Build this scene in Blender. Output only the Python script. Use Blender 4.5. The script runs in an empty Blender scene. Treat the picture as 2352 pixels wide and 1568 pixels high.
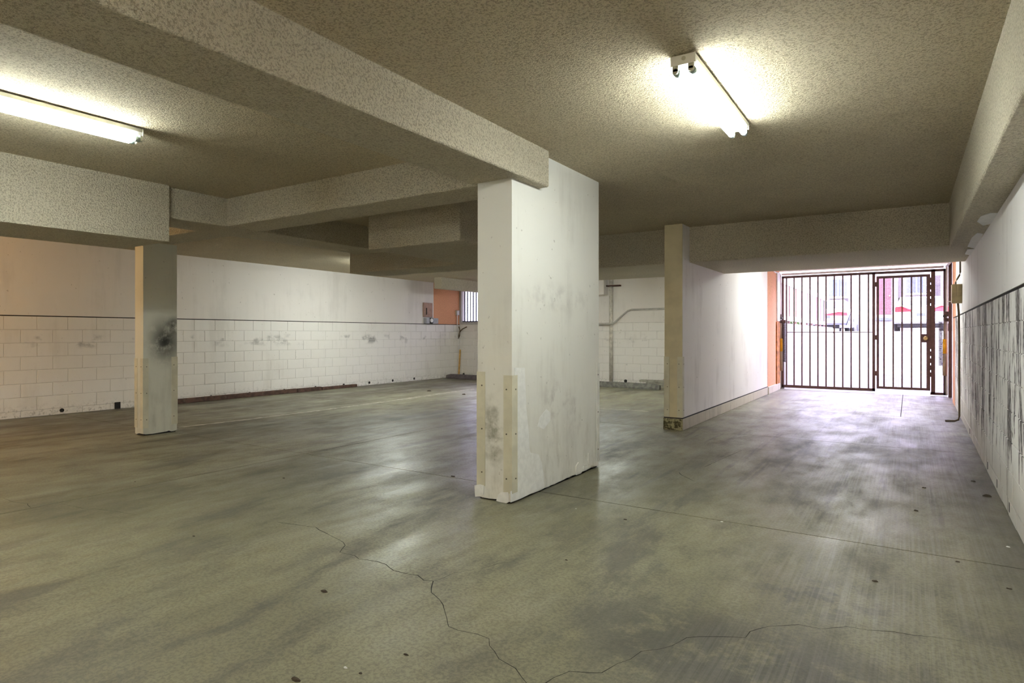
import bpy, bmesh, math, random
from mathutils import Vector, Matrix
random.seed(7)
scene = bpy.context.scene
COL = scene.collection

# ------------------------------------------------------------------ camera, sky, sun, exposure
F_PX, HOR_Y, VAN_X, EYE = 1411.0, 767.0, 2087.0, 1.25          # focal length, horizon row, vanishing column (px), eye height (m)
YAW = math.atan((VAN_X - 1176.0) / F_PX)
S_, C_ = math.sin(YAW), math.cos(YAW)
cam_d = bpy.data.cameras.new('camera')
cam_d.sensor_width = 36.0
cam_d.lens = 36.0 * F_PX / 2352.0
cam_d.shift_y = -(784.0 - HOR_Y) / 2352.0
cam_d.clip_end = 300
cam = bpy.data.objects.new('camera', cam_d); COL.objects.link(cam)
cam.location = (0, 0, EYE)
cam.rotation_euler = (math.pi / 2, 0, YAW)
scene.camera = cam

world = bpy.data.worlds.new('sky'); scene.world = world
world.use_nodes = True
_bg = world.node_tree.nodes['Background']
_bg.inputs['Color'].default_value = (0.71, 0.67, 1.0, 1)
_bg.inputs['Strength'].default_value = 5.4

sun_d = bpy.data.lights.new('sun', 'SUN'); sun_d.energy = 6.5; sun_d.angle = 0.009; sun_d.color = (1.0, 0.95, 0.88)
sun = bpy.data.objects.new('sun', sun_d); COL.objects.link(sun)
sun.location = (-20, 10, 20)
sun.rotation_euler = Vector((0.80, 0.20, -0.60)).to_track_quat('-Z', 'Y').to_euler()

vs = scene.view_settings
vs.view_transform = 'Standard'; vs.look = 'None'; vs.gamma = 1.0; vs.use_curve_mapping = False
vs.exposure = 1.90
scene.cycles.max_bounces = 6
scene.cycles.diffuse_bounces = 4
scene.cycles.use_adaptive_sampling = True
scene.cycles.adaptive_threshold = 0.06
scene.cycles.sample_clamp_indirect = 6.0
scene.cycles.use_denoising = True
TUBE = 24.0            # radiance of a fluorescent tube
TUBE_COL = (0.93, 1.0, 0.96)
BULB = 420.0

# ------------------------------------------------------------------ pixel -> point on a known plane
def ray(px, py):
    r = (px - 1176.0) / F_PX
    return Vector((-S_ + r * C_, C_ + r * S_, (HOR_Y - py) / F_PX))
def on_z(px, py, z=0.0):
    d = ray(px, py); t = (z - EYE) / d.z; return Vector((d.x * t, d.y * t, z))
def on_x(px, py, x):
    d = ray(px, py); t = x / d.x; return Vector((x, d.y * t, EYE + d.z * t))
def on_y(px, py, y):
    d = ray(px, py); t = y / d.y; return Vector((d.x * t, y, EYE + d.z * t))

# ------------------------------------------------------------------ materials
class NT:
    def __init__(self, name, rough=0.7, spec=0.3):
        self.m = bpy.data.materials.new(name); self.m.use_nodes = True
        self.t = self.m.node_tree; self.n = self.t.nodes; self.l = self.t.links
        self.b = self.n['Principled BSDF']
        self.b.inputs['Roughness'].default_value = rough
        self.b.inputs['Specular IOR Level'].default_value = spec
        self.pos = self.n.new('ShaderNodeNewGeometry').outputs['Position']
    def set(self, sock, v):
        if hasattr(v, 'links'): self.l.new(v, sock)
        elif isinstance(v, (tuple, list)) and len(v) == 3 and sock.type == 'RGBA': sock.default_value = (*v, 1)
        else: sock.default_value = v
    def scaled(self, sx, sy, sz, off=(0, 0, 0)):
        k = self.n.new('ShaderNodeMapping'); self.l.new(self.pos, k.inputs['Vector'])
        k.inputs['Scale'].default_value = (sx, sy, sz); k.inputs['Location'].default_value = off
        return k.outputs[0]
    def noise(self, scale=1, detail=4, rough=0.55, vec=None, dist=0.0):
        k = self.n.new('ShaderNodeTexNoise'); k.inputs['Scale'].default_value = scale
        k.inputs['Detail'].default_value = detail; k.inputs['Roughness'].default_value = rough; k.inputs['Distortion'].default_value = dist
        self.l.new(vec or self.pos, k.inputs['Vector']); return k.outputs['Fac']
    def voronoi(self, scale, feature='F1', vec=None):
        k = self.n.new('ShaderNodeTexVoronoi'); k.feature = feature; k.inputs['Scale'].default_value = scale
        self.l.new(vec or self.pos, k.inputs['Vector']); return k.outputs['Distance']
    def ramp(self, fac, lo, hi, a=0.0, b=1.0):
        k = self.n.new('ShaderNodeMapRange'); k.interpolation_type = 'SMOOTHSTEP'
        k.inputs['From Min'].default_value = lo; k.inputs['From Max'].default_value = hi
        k.inputs['To Min'].default_value = a; k.inputs['To Max'].default_value = b
        self.set(k.inputs['Value'], fac); return k.outputs['Result']
    def math(self, op, a, b=0.0):
        k = self.n.new('ShaderNodeMath'); k.operation = op; self.set(k.inputs[0], a); self.set(k.inputs[1], b); return k.outputs[0]
    def mix(self, fac, a, b, mode='MIX'):
        k = self.n.new('ShaderNodeMix'); k.data_type = 'RGBA'; k.blend_type = mode
        self.set(k.inputs[0], fac); self.set(k.inputs[6], a); self.set(k.inputs[7], b); return k.outputs[2]
    def axis(self, i):
        k = self.n.new('ShaderNodeSeparateXYZ'); self.l.new(self.pos, k.inputs[0]); return k.outputs[i]
    def blob(self, c, r0, r1, squash=(1, 1, 1)):
        """1 inside radius r0 of the point c, 0 outside r1"""
        k = self.scaled(*squash, off=tuple(-a * b for a, b in zip(c, squash)))
        v = self.n.new('ShaderNodeVectorMath'); v.operation = 'LENGTH'; self.l.new(k, v.inputs[0])
        return self.ramp(v.outputs['Value'], r0, r1, 1.0, 0.0)
    def color(self, c): self.set(self.b.inputs['Base Color'], c); return self
    def rough(self, v): self.set(self.b.inputs['Roughness'], v); return self
    def bump(self, h, strength=0.3, dist=0.01):
        k = self.n.new('ShaderNodeBump'); k.inputs['Strength'].default_value = strength; k.inputs['Distance'].default_value = dist
        self.set(k.inputs['Height'], h)
        if self.b.inputs['Normal'].is_linked: self.l.new(self.b.inputs['Normal'].links[0].from_socket, k.inputs['Normal'])
        self.l.new(k.outputs[0], self.b.inputs['Normal']); return self

def plain(name, c, rough=0.6, metal=0.0, spec=0.4, var=0.0, scale=12):
    n = NT(name, rough, spec); n.b.inputs['Metallic'].default_value = metal
    f = n.noise(scale, 5)
    v = var or 0.12
    n.color(n.mix(n.ramp(f, 0.35, 0.65), tuple(x * (1 - v) for x in c), tuple(min(1, x * (1 + v * 0.5)) for x in c)))
    return n.m

def stucco(name, c, dark, pit=0.5, bump=0.9):
    """sprayed acoustic texture: lumps with darker pits"""
    n = NT(name, 0.9, 0.15)
    a = n.noise(76, 3, 0.6); b = n.noise(160, 2, 0.6); big = n.noise(0.9, 4)
    lump = n.math('ADD', n.math('MULTIPLY', a, 0.65), n.math('MULTIPLY', b, 0.35))
    f = n.ramp(lump, 0.40, 0.53)
    base = n.mix(n.ramp(big, 0.35, 0.7), tuple(x * 0.93 for x in c), c)
    n.color(n.mix(n.math('MULTIPLY', n.math('SUBTRACT', 1.0, f), pit), base, dark))
    n.bump(lump, bump, 0.05)
    return n.m

M = {}
M['ceiling'] = stucco('ceiling_stucco', (0.90, 0.79, 0.575), (0.36, 0.27, 0.13), 0.55, 1.0)
M['beam'] = stucco('beam_stucco', (0.90, 0.82, 0.645), (0.30, 0.23, 0.11), 0.46, 1.0)

def wall_paint(name, c, stain, amt=0.35):
    n = NT(name, 0.75, 0.25)
    big = n.noise(1.1, 5, 0.6); v = n.noise(1.0, 5, 0.65, vec=n.scaled(5, 5, 0.6)); fine = n.noise(60, 3)
    spots = n.ramp(n.noise(19, 2), 0.70, 0.76)
    k = n.mix(n.math('MULTIPLY', n.ramp(n.math('MULTIPLY', big, v), 0.24, 0.42), amt), c, stain)
    k = n.mix(n.math('MULTIPLY', spots, 0.35), k, (0.16, 0.13, 0.10))
    n.color(k); n.bump(fine, 0.15, 0.004); n.bump(n.noise(6, 3), 0.12, 0.01)
    return n
M['wall_paint'] = wall_paint('off_white_wall_paint', (0.82, 0.78, 0.74), (0.60, 0.56, 0.52)).m
def block_paint():
    n = wall_paint('off_white_block_paint', (0.84, 0.81, 0.77), (0.64, 0.60, 0.55), 0.4)
    c = n.b.inputs['Base Color'].links[0].from_socket
    z = n.axis(2)
    band = n.math('MULTIPLY', n.ramp(z, 0.98, 1.10), n.ramp(z, 1.16, 1.28, 1, 0))
    sm = n.math('MULTIPLY', band, n.ramp(n.noise(2.2, 5, 0.6, vec=n.scaled(1, 1.2, 1.6)), 0.53, 0.70))
    c = n.mix(n.math('MULTIPLY', sm, 0.75), c, (0.20, 0.19, 0.18))
    low = n.math('MULTIPLY', n.ramp(z, 0.02, 0.24, 1, 0), n.ramp(n.noise(26, 4, 0.7), 0.50, 0.66))
    c = n.mix(n.math('MULTIPLY', low, 0.55), c, (0.22, 0.20, 0.17))
    n.color(c); n.bump(n.noise(180, 3), 0.25, 0.003)
    return n.m
M['block'] = block_paint()
def peeled():
    """whitewash flaking off grey blocks in vertical streaks"""
    n = NT('peeling_whitewash', 0.85, 0.2)
    z = n.axis(2)
    st = n.noise(1.0, 7, 0.66, vec=n.scaled(5, 5, 1.0), dist=0.4)
    st2 = n.noise(1.0, 6, 0.7, vec=n.scaled(16, 16, 1.6))
    f = n.math('ADD', n.math('MULTIPLY', st, 0.6), n.math('MULTIPLY', st2, 0.4))
    f = n.math('ADD', f, n.ramp(z, 0.2, 0.6, -0.05, 0.0))
    m = n.ramp(f, 0.50, 0.53)
    grey = n.mix(n.ramp(n.noise(30, 4), 0.35, 0.65), (0.09, 0.08, 0.08), (0.30, 0.27, 0.27))
    white = n.mix(n.ramp(n.noise(3, 4), 0.3, 0.7), (0.80, 0.78, 0.77), (0.92, 0.90, 0.89))
    c = n.mix(m, white, grey)
    low = n.ramp(z, 0.10, 0.50, 0.65, 0.0)
    c = n.mix(low, c, (0.50, 0.46, 0.40))
    n.color(c); n.bump(m, -0.4, 0.004); n.bump(n.noise(120, 3), 0.4, 0.004)
    return n.m
M['peeled'] = peeled()
M['mortar'] = plain('painted_mortar', (0.66, 0.63, 0.59), 0.9, var=0.1)
M['mortar_dark'] = plain('dirty_mortar', (0.20, 0.18, 0.17), 0.9, var=0.3)
def pier_paint(name, c, d, stains=()):
    n = wall_paint(name, c, d, 0.55)
    k = n.b.inputs['Base Color'].links[0].from_socket
    for (p, r, col, sq, thr) in stains:
        f = n.math('MULTIPLY', n.blob(p, 0.0, r, sq), n.ramp(n.noise(8, 5, 0.6), thr, thr + 0.35))
        k = n.mix(f, k, col)
    z = n.axis(2)
    low = n.math('MULTIPLY', n.ramp(z, 0.0, 0.9, 1, 0), n.ramp(n.noise(1.0, 6, 0.7, vec=n.scaled(9, 9, 3)), 0.45, 0.75))
    k = n.mix(n.math('MULTIPLY', low, 0.45), k, (0.36, 0.33, 0.26))
    n.color(k); n.bump(n.noise(3, 4), 0.25, 0.012)
    return n.m
M['pier'] = pier_paint('cream_pier_paint', (0.80, 0.79, 0.74), (0.60, 0.58, 0.53), [((-2.62, 3.80, 0.50), 0.45, (0.20, 0.19, 0.13), (2.4, 1, 1), 0.40), ((-2.455, 4.6, 0.62), 0.6, (0.42, 0.39, 0.36), (1, 1, 1.4), 0.46), ((-2.455, 4.5, 1.55), 0.7, (0.58, 0.56, 0.53), (1, 0.8, 4), 0.40)])
M['patch'] = plain('fresh_white_patch', (0.86, 0.86, 0.84), 0.7, var=0.06, scale=20)
M['column'] = pier_paint('scuffed_column_paint', (0.70, 0.69, 0.60), (0.50, 0.49, 0.42),
    [((-7.91, 4.15, 1.16), 0.33, (0.045, 0.045, 0.04), (1, 1.1, 0.8), 0.20), ((-7.91, 4.27, 1.36), 0.16, (0.04, 0.04, 0.035), (1, 1, 1), 0.25)])
M['guard'] = plain('painted_steel_guard', (0.66, 0.625, 0.49), 0.55, var=0.1, scale=6)
def moss():
    n = NT('mossy_concrete', 0.9, 0.2)
    n.color(n.mix(n.ramp(n.noise(28, 6, 0.7), 0.42, 0.58), (0.07, 0.06, 0.03), (0.42, 0.38, 0.22))); n.bump(n.noise(40, 4), 0.4, 0.01); return n.m
M['moss'] = moss()
M['post'] = plain('yellowed_post_paint', (0.66, 0.58, 0.39), 0.6, var=0.1, scale=4)
M['guard_white'] = plain('white_painted_guard', (0.78, 0.77, 0.72), 0.55, var=0.1, scale=6)
M['screw'] = plain('screw_head', (0.13, 0.11, 0.08), 0.5, 0.6)
M['plinth'] = pier_paint('mossy_plinth', (0.58, 0.53, 0.44), (0.30, 0.28, 0.2))
def wall2_paint():
    n = wall_paint('dusty_white_plaster', (0.88, 0.85, 0.84), (0.66, 0.62, 0.61), 0.6)
    return n.m
M['plaster'] = wall2_paint()
M['orange'] = plain('peach_stucco', (0.72, 0.36, 0.20), 0.9, var=0.12, scale=40)
def floor_mat():
    n = NT('worn_garage_concrete', 0.45, 0.5)
    x = n.axis(0); y = n.axis(1)
    big = n.noise(0.55, 5, 0.6, vec=n.scaled(1.0, 0.55, 1)); mid = n.noise(2.2, 7, 0.70, vec=n.scaled(1.4, 0.8, 1)); fine = n.noise(60, 4, 0.72); grit = n.noise(170, 3, 0.6)
    streak = n.noise(1.0, 7, 0.70, vec=n.scaled(1.7, 0.5, 1), dist=0.25)
    c = n.mix(n.ramp(big, 0.34, 0.66), (0.165, 0.155, 0.095), (0.285, 0.27, 0.172))
    c = n.mix(n.math('MULTIPLY', n.ramp(mid, 0.48, 0.68), 0.55), c, (0.115, 0.105, 0.085))
    c = n.mix(n.math('MULTIPLY', n.ramp(streak, 0.52, 0.66), 0.6), c, (0.075, 0.07, 0.065))
    c = n.mix(n.math('MULTIPLY', n.ramp(streak, 0.34, 0.44, 1, 0), 0.35), c, (0.36, 0.34, 0.25))
    c = n.mix(n.math('MULTIPLY', n.ramp(fine, 0.42, 0.56, 1, 0), 0.42), c, (0.075, 0.07, 0.055))
    thin = n.math('MULTIPLY', n.ramp(n.noise(1.0, 6, 0.72, vec=n.scaled(9, 0.6, 1), dist=0.3), 0.52, 0.66), n.ramp(y, 2.5, 6.0, 0.15, 0.6))
    c = n.mix(thin, c, (0.07, 0.065, 0.06))
    # oily patch and the darker wheel track of the drive aisle
    oil = n.math('MULTIPLY', n.blob((-0.62, 2.45, 0), 0.2, 0.68, (0.75, 1.25, 1)), n.ramp(n.noise(5, 8, 0.72), 0.38, 0.52))
    c = n.mix(n.math('MULTIPLY', oil, 0.7), c, (0.06, 0.058, 0.05))
    oil2 = n.math('MULTIPLY', n.blob((-0.35, 3.25, 0), 0.05, 0.4, (0.8, 1.0, 1)), n.ramp(n.noise(7, 6, 0.7), 0.45, 0.60))
    c = n.mix(n.math('MULTIPLY', oil2, 0.7), c, (0.07, 0.065, 0.06))
    side = n.math('MULTIPLY', n.ramp(x, 0.10, 0.5), n.ramp(n.noise(1.3, 4), 0.3, 0.6))
    c = n.mix(n.math('MULTIPLY', side, 0.65), c, (0.08, 0.07, 0.065))
    stain = n.math('MULTIPLY', n.ramp(x, -9.6, -8.4, 1, 0), n.ramp(n.noise(1.8, 5, 0.6, vec=n.scaled(1, 0.5, 1)), 0.42, 0.6))
    c = n.mix(n.math('MULTIPLY', stain, 0.6), c, (0.08, 0.065, 0.05))
    # broom lines along the aisle
    br = n.noise(1.0, 3, 0.6, vec=n.scaled(70, 0.7, 1))
    lane = n.math('MULTIPLY', n.math('MULTIPLY', n.ramp(x, -1.1, -0.3), n.ramp(x, 0.35, 0.55, 1, 0.3)), n.ramp(n.noise(1.1, 5, 0.6), 0.36, 0.6, 0.15, 1.0))
    brm = n.math('MULTIPLY', n.ramp(br, 0.42, 0.6), lane)
    c = n.mix(n.math('MULTIPLY', brm, 0.2), c, (0.42, 0.40, 0.36))
    n.color(c)
    r = n.math('ADD', n.ramp(streak, 0.35, 0.65, 0.30, 0.48), n.math('MULTIPLY', n.ramp(mid, 0.35, 0.65), 0.16))
    n.rough(r)
    n.bump(grit, 0.18, 0.003); n.bump(n.math('MULTIPLY', br, n.ramp(x, -1.1, -0.3)), 0.3, 0.004); n.bump(n.noise(9, 5, 0.6), 0.10, 0.006)
    return n.m
M['floor'] = floor_mat()
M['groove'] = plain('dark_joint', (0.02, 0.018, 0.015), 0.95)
M['line'] = plain('worn_white_paint', (0.56, 0.54, 0.48), 0.7, var=0.35, scale=9)
M['housing'] = plain('white_enamel', (0.80, 0.80, 0.74), 0.4, var=0.04)
M['holder'] = plain('lamp_holder', (0.55, 0.55, 0.45), 0.5)
M['metal_cap'] = plain('tube_cap', (0.45, 0.55, 0.52), 0.35, 0.6)
def emit(name, c, s):
    n = NT(name); n.color((0.9, 0.9, 0.9)); n.b.inputs['Emission Color'].default_value = (*c, 1); n.b.inputs['Emission Strength'].default_value = s; return n.m
M['tube'] = emit('lit_tube', TUBE_COL, TUBE)
M['tube_boost'] = emit('lit_boosted_tube', TUBE_COL, TUBE * 2.0)      # unseen fixtures set brighter than the visible ones to even the light
M['bulb'] = emit('lit_bulb', (1.0, 0.56, 0.20), BULB)
M['bulb_soft'] = emit('lit_added_soft_bulb', (1.0, 0.80, 0.60), 520.0)
M['gate'] = plain('brown_gate_paint', (0.11, 0.055, 0.05), 0.5, var=0.2)
M['rust'] = plain('rusty_steel', (0.10, 0.055, 0.04), 0.8, var=0.4)
M['timber_rust'] = plain('weathered_orange_board', (0.45, 0.17, 0.04), 0.8, var=0.5, scale=9)
M['spring'] = plain('dark_spring_steel', (0.07, 0.055, 0.05), 0.5, 0.5)
M['yellow'] = plain('safety_yellow', (0.95, 0.48, 0.02), 0.45)
M['weight'] = plain('tan_cylinder', (0.38, 0.29, 0.20), 0.5)
M['brass'] = plain('brass', (0.75, 0.55, 0.25), 0.3, 0.8)
M['white_pipe'] = plain('white_pipe_paint', (0.80, 0.79, 0.77), 0.5)
M['tan_metal'] = plain('tan_painted_box', (0.42, 0.33, 0.18), 0.5, var=0.1)
M['cable'] = plain('brown_conduit', (0.13, 0.09, 0.05), 0.6)
M['pipe'] = plain('cream_pipe', (0.66, 0.62, 0.55), 0.6, var=0.2)
M['conduit'] = plain('grey_conduit', (0.50, 0.48, 0.44), 0.5)
M['box_brown'] = plain('panel_box_paint', (0.40, 0.25, 0.19), 0.55)
M['grey'] = plain('grey_metal', (0.38, 0.39, 0.42), 0.5)
M['black'] = plain('black_rubber', (0.02, 0.018, 0.016), 0.8)
M['stop'] = plain('dirty_wheel_stop', (0.17, 0.165, 0.145), 0.85, var=0.4)
M['stop_brown'] = plain('tarred_wheel_stop', (0.12, 0.10, 0.105), 0.6, var=0.3)
M['wood'] = plain('yellow_pine', (0.62, 0.38, 0.12), 0.7, var=0.2)
M['board'] = plain('grey_board', (0.36, 0.34, 0.28), 0.8, var=0.3)
M['cardboard'] = plain('cardboard', (0.42, 0.22, 0.09), 0.85)
M['dark_iron'] = plain('dark_iron_bar', (0.05, 0.06, 0.08), 0.5)
M['ramp'] = plain('sunlit_driveway', (0.20, 0.195, 0.19), 0.85, var=0.1, scale=3)
M['cream'] = plain('cream_facade', (0.25, 0.235, 0.215), 0.85, var=0.05, scale=2)
M['siding'] = plain('grey_pink_siding', (0.085, 0.07, 0.075), 0.85, var=0.08)
M['door_red'] = plain('faded_red_door', (0.13, 0.05, 0.06), 0.6)
M['pane'] = plain('window_glass', (0.10, 0.13, 0.22), 0.08, spec=0.6)
M['white'] = plain('white_fence_paint', (0.55, 0.54, 0.53), 0.6, var=0.04)
M['picket'] = plain('dark_fence_post', (0.20, 0.12, 0.11), 0.6)
M['leaf'] = plain('leaf_green', (0.10, 0.19, 0.04), 0.6, var=0.5, scale=30)
M['car_white'] = plain('white_car_paint', (0.50, 0.51, 0.54), 0.25, spec=0.5, var=0.02)
M['tail'] = plain('red_tail_lamp', (0.70, 0.02, 0.03), 0.2)
M['tyre'] = plain('tyre_rubber', (0.03, 0.03, 0.03), 0.8)
M['bumper'] = plain('grey_bumper', (0.28, 0.28, 0.33), 0.5)
M['blue_step'] = plain('blue_grey_step', (0.10, 0.12, 0.20), 0.7)
M['litter'] = plain('dry_leaf', (0.06, 0.045, 0.03), 0.9)
M['chip'] = plain('white_chip', (0.8, 0.8, 0.78), 0.8)

# ------------------------------------------------------------------ mesh helpers
def link(name, mesh, mat=None, parent=None, loc=None, rot=None):
    o = bpy.data.objects.new(name, mesh); COL.objects.link(o)
    if mat is not None and mesh is not None and not mesh.materials: mesh.materials.append(M[mat])
    if parent: o.parent = parent
    if loc: o.location = loc
    if rot: o.rotation_euler = rot
    return o
def tag(o, label=None, cat=None, group=None, kind=None):
    if label: o['label'] = label
    if cat: o['category'] = cat
    if group: o['group'] = group
    if kind: o['kind'] = kind
    return o
def empty(name, loc=(0, 0, 0), rz=0.0):
    o = bpy.data.objects.new(name, None); COL.objects.link(o); o.location = loc; o.rotation_euler = (0, 0, rz)
    o.empty_display_size = 0.1
    return o
def copy_tree(o, parent=None):
    c = o.copy(); COL.objects.link(c); c.parent = parent
    for ch in list(o.children): copy_tree(ch, c)
    return c
def b_box(bm, x0, x1, y0, y1, z0, z1, bevel=0.0, mtx=None):
    vs_ = [bm.verts.new((x, y, z)) for x in (x0, x1) for y in (y0, y1) for z in (z0, z1)]
    fs = [bm.faces.new([vs_[i] for i in q]) for q in ((0, 1, 3, 2), (4, 6, 7, 5), (0, 4, 5, 1), (2, 3, 7, 6), (0, 2, 6, 4), (1, 5, 7, 3))]
    if bevel:
        es = {e for f in fs for e in f.edges}
        r = bmesh.ops.bevel(bm, geom=list(es), offset=bevel, segments=1, affect='EDGES', clamp_overlap=True)
        vs_ = list({v for f in r['faces'] for v in f.verts} | {v for v in vs_ if v.is_valid})
    if mtx is not None: bmesh.ops.transform(bm, matrix=mtx, verts=[v for v in vs_ if v.is_valid])
def b_tube(bm, pts, r, seg=10, caps=True):
    pts = [Vector(p) for p in pts]; rings = []
    for i, p in enumerate(pts):
        a = pts[max(i - 1, 0)]; b = pts[min(i + 1, len(pts) - 1)]
        d = (b - a).normalized()
        u = d.cross(Vector((0, 0, 1)) if abs(d.z) < 0.95 else Vector((1, 0, 0))).normalized(); w = d.cross(u)
        rr = r[i] if isinstance(r, (list, tuple)) else r
        rings.append([bm.verts.new(p + (u * math.cos(2 * math.pi * k / seg) + w * math.sin(2 * math.pi * k / seg)) * rr) for k in range(seg)])
    for a, b in zip(rings, rings[1:]):
        for k in range(seg): bm.faces.new((a[k], a[(k + 1) % seg], b[(k + 1) % seg], b[k]))
    if caps: bm.faces.new(rings[0][::-1]); bm.faces.new(rings[-1])
def finish(bm, name, mat, parent=None, smooth=False, **kw):
    bmesh.ops.recalc_face_normals(bm, faces=bm.faces)
    me = bpy.data.meshes.new(name); bm.to_mesh(me); bm.free()
    if smooth:
        for p in me.polygons: p.use_smooth = len(p.vertices) == 4
    return link(name, me, mat, parent, **kw)
def box(name, mat, x0, x1, y0, y1, z0, z1, parent=None, bevel=0.0, **kw):
    bm = bmesh.new(); b_box(bm, x0, x1, y0, y1, z0, z1, bevel); return finish(bm, name, mat, parent, **kw)
def tube(name, mat, pts, r, parent=None, seg=10, **kw):
    bm = bmesh.new(); b_tube(bm, pts, r, seg); return finish(bm, name, mat, parent, smooth=True, **kw)
def prism(name, mat, poly, depth_vec, parent=None, **kw):
    """a polygon of 3-D points pushed along a vector"""
    bm = bmesh.new(); d = Vector(depth_vec)
    a = [bm.verts.new(p) for p in poly]; b = [bm.verts.new(Vector(p) + d) for p in poly]
    bm.faces.new(a); bm.faces.new(b[::-1])
    for i in range(len(a)):
        j = (i + 1) % len(a); bm.faces.new((a[i], b[i], b[j], a[j]))
    return finish(bm, name, mat, parent, **kw)

# ------------------------------------------------------------------ the setting
CEIL = 2.68
XL, XR, YB, YF, YG = -11.10, 0.64, 14.35, -4.0, 15.10      # left wall, right wall, back wall of the parking bays, wall behind, gate line
def struct(o, label=None): return tag(o, label, kind='structure')

floor = struct(box('floor', 'groove', -11.5, 0.95, -4.3, 15.25, -0.35, -0.012), 'worn grey concrete garage floor with joints, cracks and tyre marks')
g = 0.005
for (x0, x1, y0, y1) in ((-11.4, -5.3, -4.2, 4.22), (-5.3, 0.9, -4.2, 4.22), (-11.4, -5.3, 4.22, 8.0), (-5.3, 0.9, 4.22, 8.0),
                         (-11.4, -5.3, 8.0, 11.0), (-5.3, 0.9, 8.0, 11.0), (-11.4, -5.3, 11.0, 15.2), (-5.3, -0.1, 11.0, 15.2), (-0.1, 0.9, 11.0, 15.2)):
    box('slab', 'floor', x0 + g, x1 - g, y0 + g, y1 - g, -0.1, 0.0, floor)
def floor_ribbon(name, mat, px_pts, w, jitter=0.0, z=0.0006):
    pts = [on_z(*p) for p in px_pts]
    fine = []
    for a, b in zip(pts, pts[1:]):
        n_ = max(1, int((b - a).length / 0.05))
        for k in range(n_):
            p = a.lerp(b, k / n_)
            fine.append(p + Vector((random.uniform(-1, 1) * jitter, random.uniform(-1, 1) * jitter, 0)))
    fine.append(pts[-1])
    bm = bmesh.new(); prev = None
    for i, p in enumerate(fine):
        d = (fine[min(i + 1, len(fine) - 1)] - fine[max(i - 1, 0)]).normalized(); s = Vector((-d.y, d.x, 0))
        ww = w * random.uniform(0.5, 1.3) * (0.35 if i in (0, len(fine) - 1) else 1)
        q = (bm.verts.new((p.x + s.x * ww, p.y + s.y * ww, z)), bm.verts.new((p.x - s.x * ww, p.y - s.y * ww, z)))
        if prev: bm.faces.new((prev[0], prev[1], q[1], q[0]))
        prev = q
    return finish(bm, name, mat, floor)
def scaled_px(pts, ox, oy, k): return [(ox + x / k, oy + y / k) for x, y in pts]
floor_ribbon('crack', 'groove', scaled_px([(1245, 388), (1300, 397), (1420, 413), (1460, 437), (1510, 460), (1548, 480), (1553, 495), (1540, 512), (1530, 525), (1600, 540), (1615, 555), (1700, 567), (1735, 580), (1770, 608), (1880, 630), (1910, 652), (1952, 656), (1940, 685), (1940, 705), (1980, 740), (2000, 785), (2012, 820), (2015, 860), (2060, 875), (2150, 895), (2205, 915), (2208, 945), (2250, 1005), (2320, 1050), (2352, 1088), (2400, 1150)], 0, 1000, 1.96), 0.0022, 0.004)
floor_ribbon('crack', 'groove', scaled_px([(1952, 656), (2000, 640), (2040, 620), (2120, 605), (2200, 592), (2240, 575), (2300, 568)], 0, 1000, 1.96), 0.0012, 0.004)
floor_ribbon('crack', 'groove', scaled_px([(15, 280), (60, 300), (120, 306), (140, 325)], 0, 1000, 1.96), 0.0016, 0.006)
floor_ribbon('crack', 'groove', scaled_px([(285, 308), (370, 328), (480, 335), (560, 348), (615, 358)], 0, 1000, 1.96), 0.0014, 0.006)
floor_ribbon('crack', 'groove', scaled_px([(230, 640), (285, 597), (320, 575), (395, 547), (470, 553), (530, 553), (600, 513), (650, 495), (700, 462), (780, 450), (830, 437), (900, 403), (960, 397), (1060, 397), (1150, 403), (1170, 375), (1250, 352), (1380, 347), (1480, 365), (1590, 355), (1680, 370), (1780, 375), (1880, 392), (1960, 400), (2080, 415)], 1100, 1250, 1.8786), 0.0016, 0.003)
floor_ribbon('crack', 'groove', [(1616, 1073), (1660, 1053), (1704, 1034)], 0.003, 0.0)
floor_ribbon('crack', 'groove', [(1559, 1084), (1567, 1092), (1595, 1105)], 0.003, 0.006)
floor_ribbon('line_marking', 'line', [(412, 981), (560, 964), (727, 943), (900, 920), (1088, 893)], 0.045, 0.006, 0.0008)
floor_ribbon('line_marking', 'line', [(1375, 937), (1440, 941), (1490, 945)], 0.035, 0.006, 0.0008)

ceiling = struct(box('ceiling', 'ceiling', -11.5, 0.95, -4.3, 15.25, CEIL, CEIL + 0.2), 'beige sprayed stucco garage ceiling')
struct(box('upper_storey_wall', 'orange', -11.5, 0.95, -4.3, 15.25, CEIL + 0.2, 7.6), 'peach stucco upper storey over the garage')

# --- block walls -----------------------------------------------------------------
def block_mesh(w, h, d=0.03, ch=0.004):
    """front faces local -y, origin at lower front left"""
    bm = bmesh.new()
    o = [bm.verts.new(p) for p in ((0, ch, 0), (w, ch, 0), (w, ch, h), (0, ch, h))]
    f = [bm.verts.new(p) for p in ((ch, 0, ch), (w - ch, 0, ch), (w - ch, 0, h - ch), (ch, 0, h - ch))]
    k = [bm.verts.new(p) for p in ((0, d, 0), (w, d, 0), (w, d, h), (0, d, h))]
    bm.faces.new(f)
    for i in range(4):
        j = (i + 1) % 4
        bm.faces.new((o[i], o[j], f[j], f[i])); bm.faces.new((k[i], k[j], o[j], o[i]))
    bm.faces.new(k[::-1])
    bmesh.ops.recalc_face_normals(bm, faces=bm.faces)
    me = bpy.data.meshes.new('block'); bm.to_mesh(me); bm.free(); return me
MOD_W, MOD_H, JOINT = 0.4064, 0.2032, 0.006
_cache = {}
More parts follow.
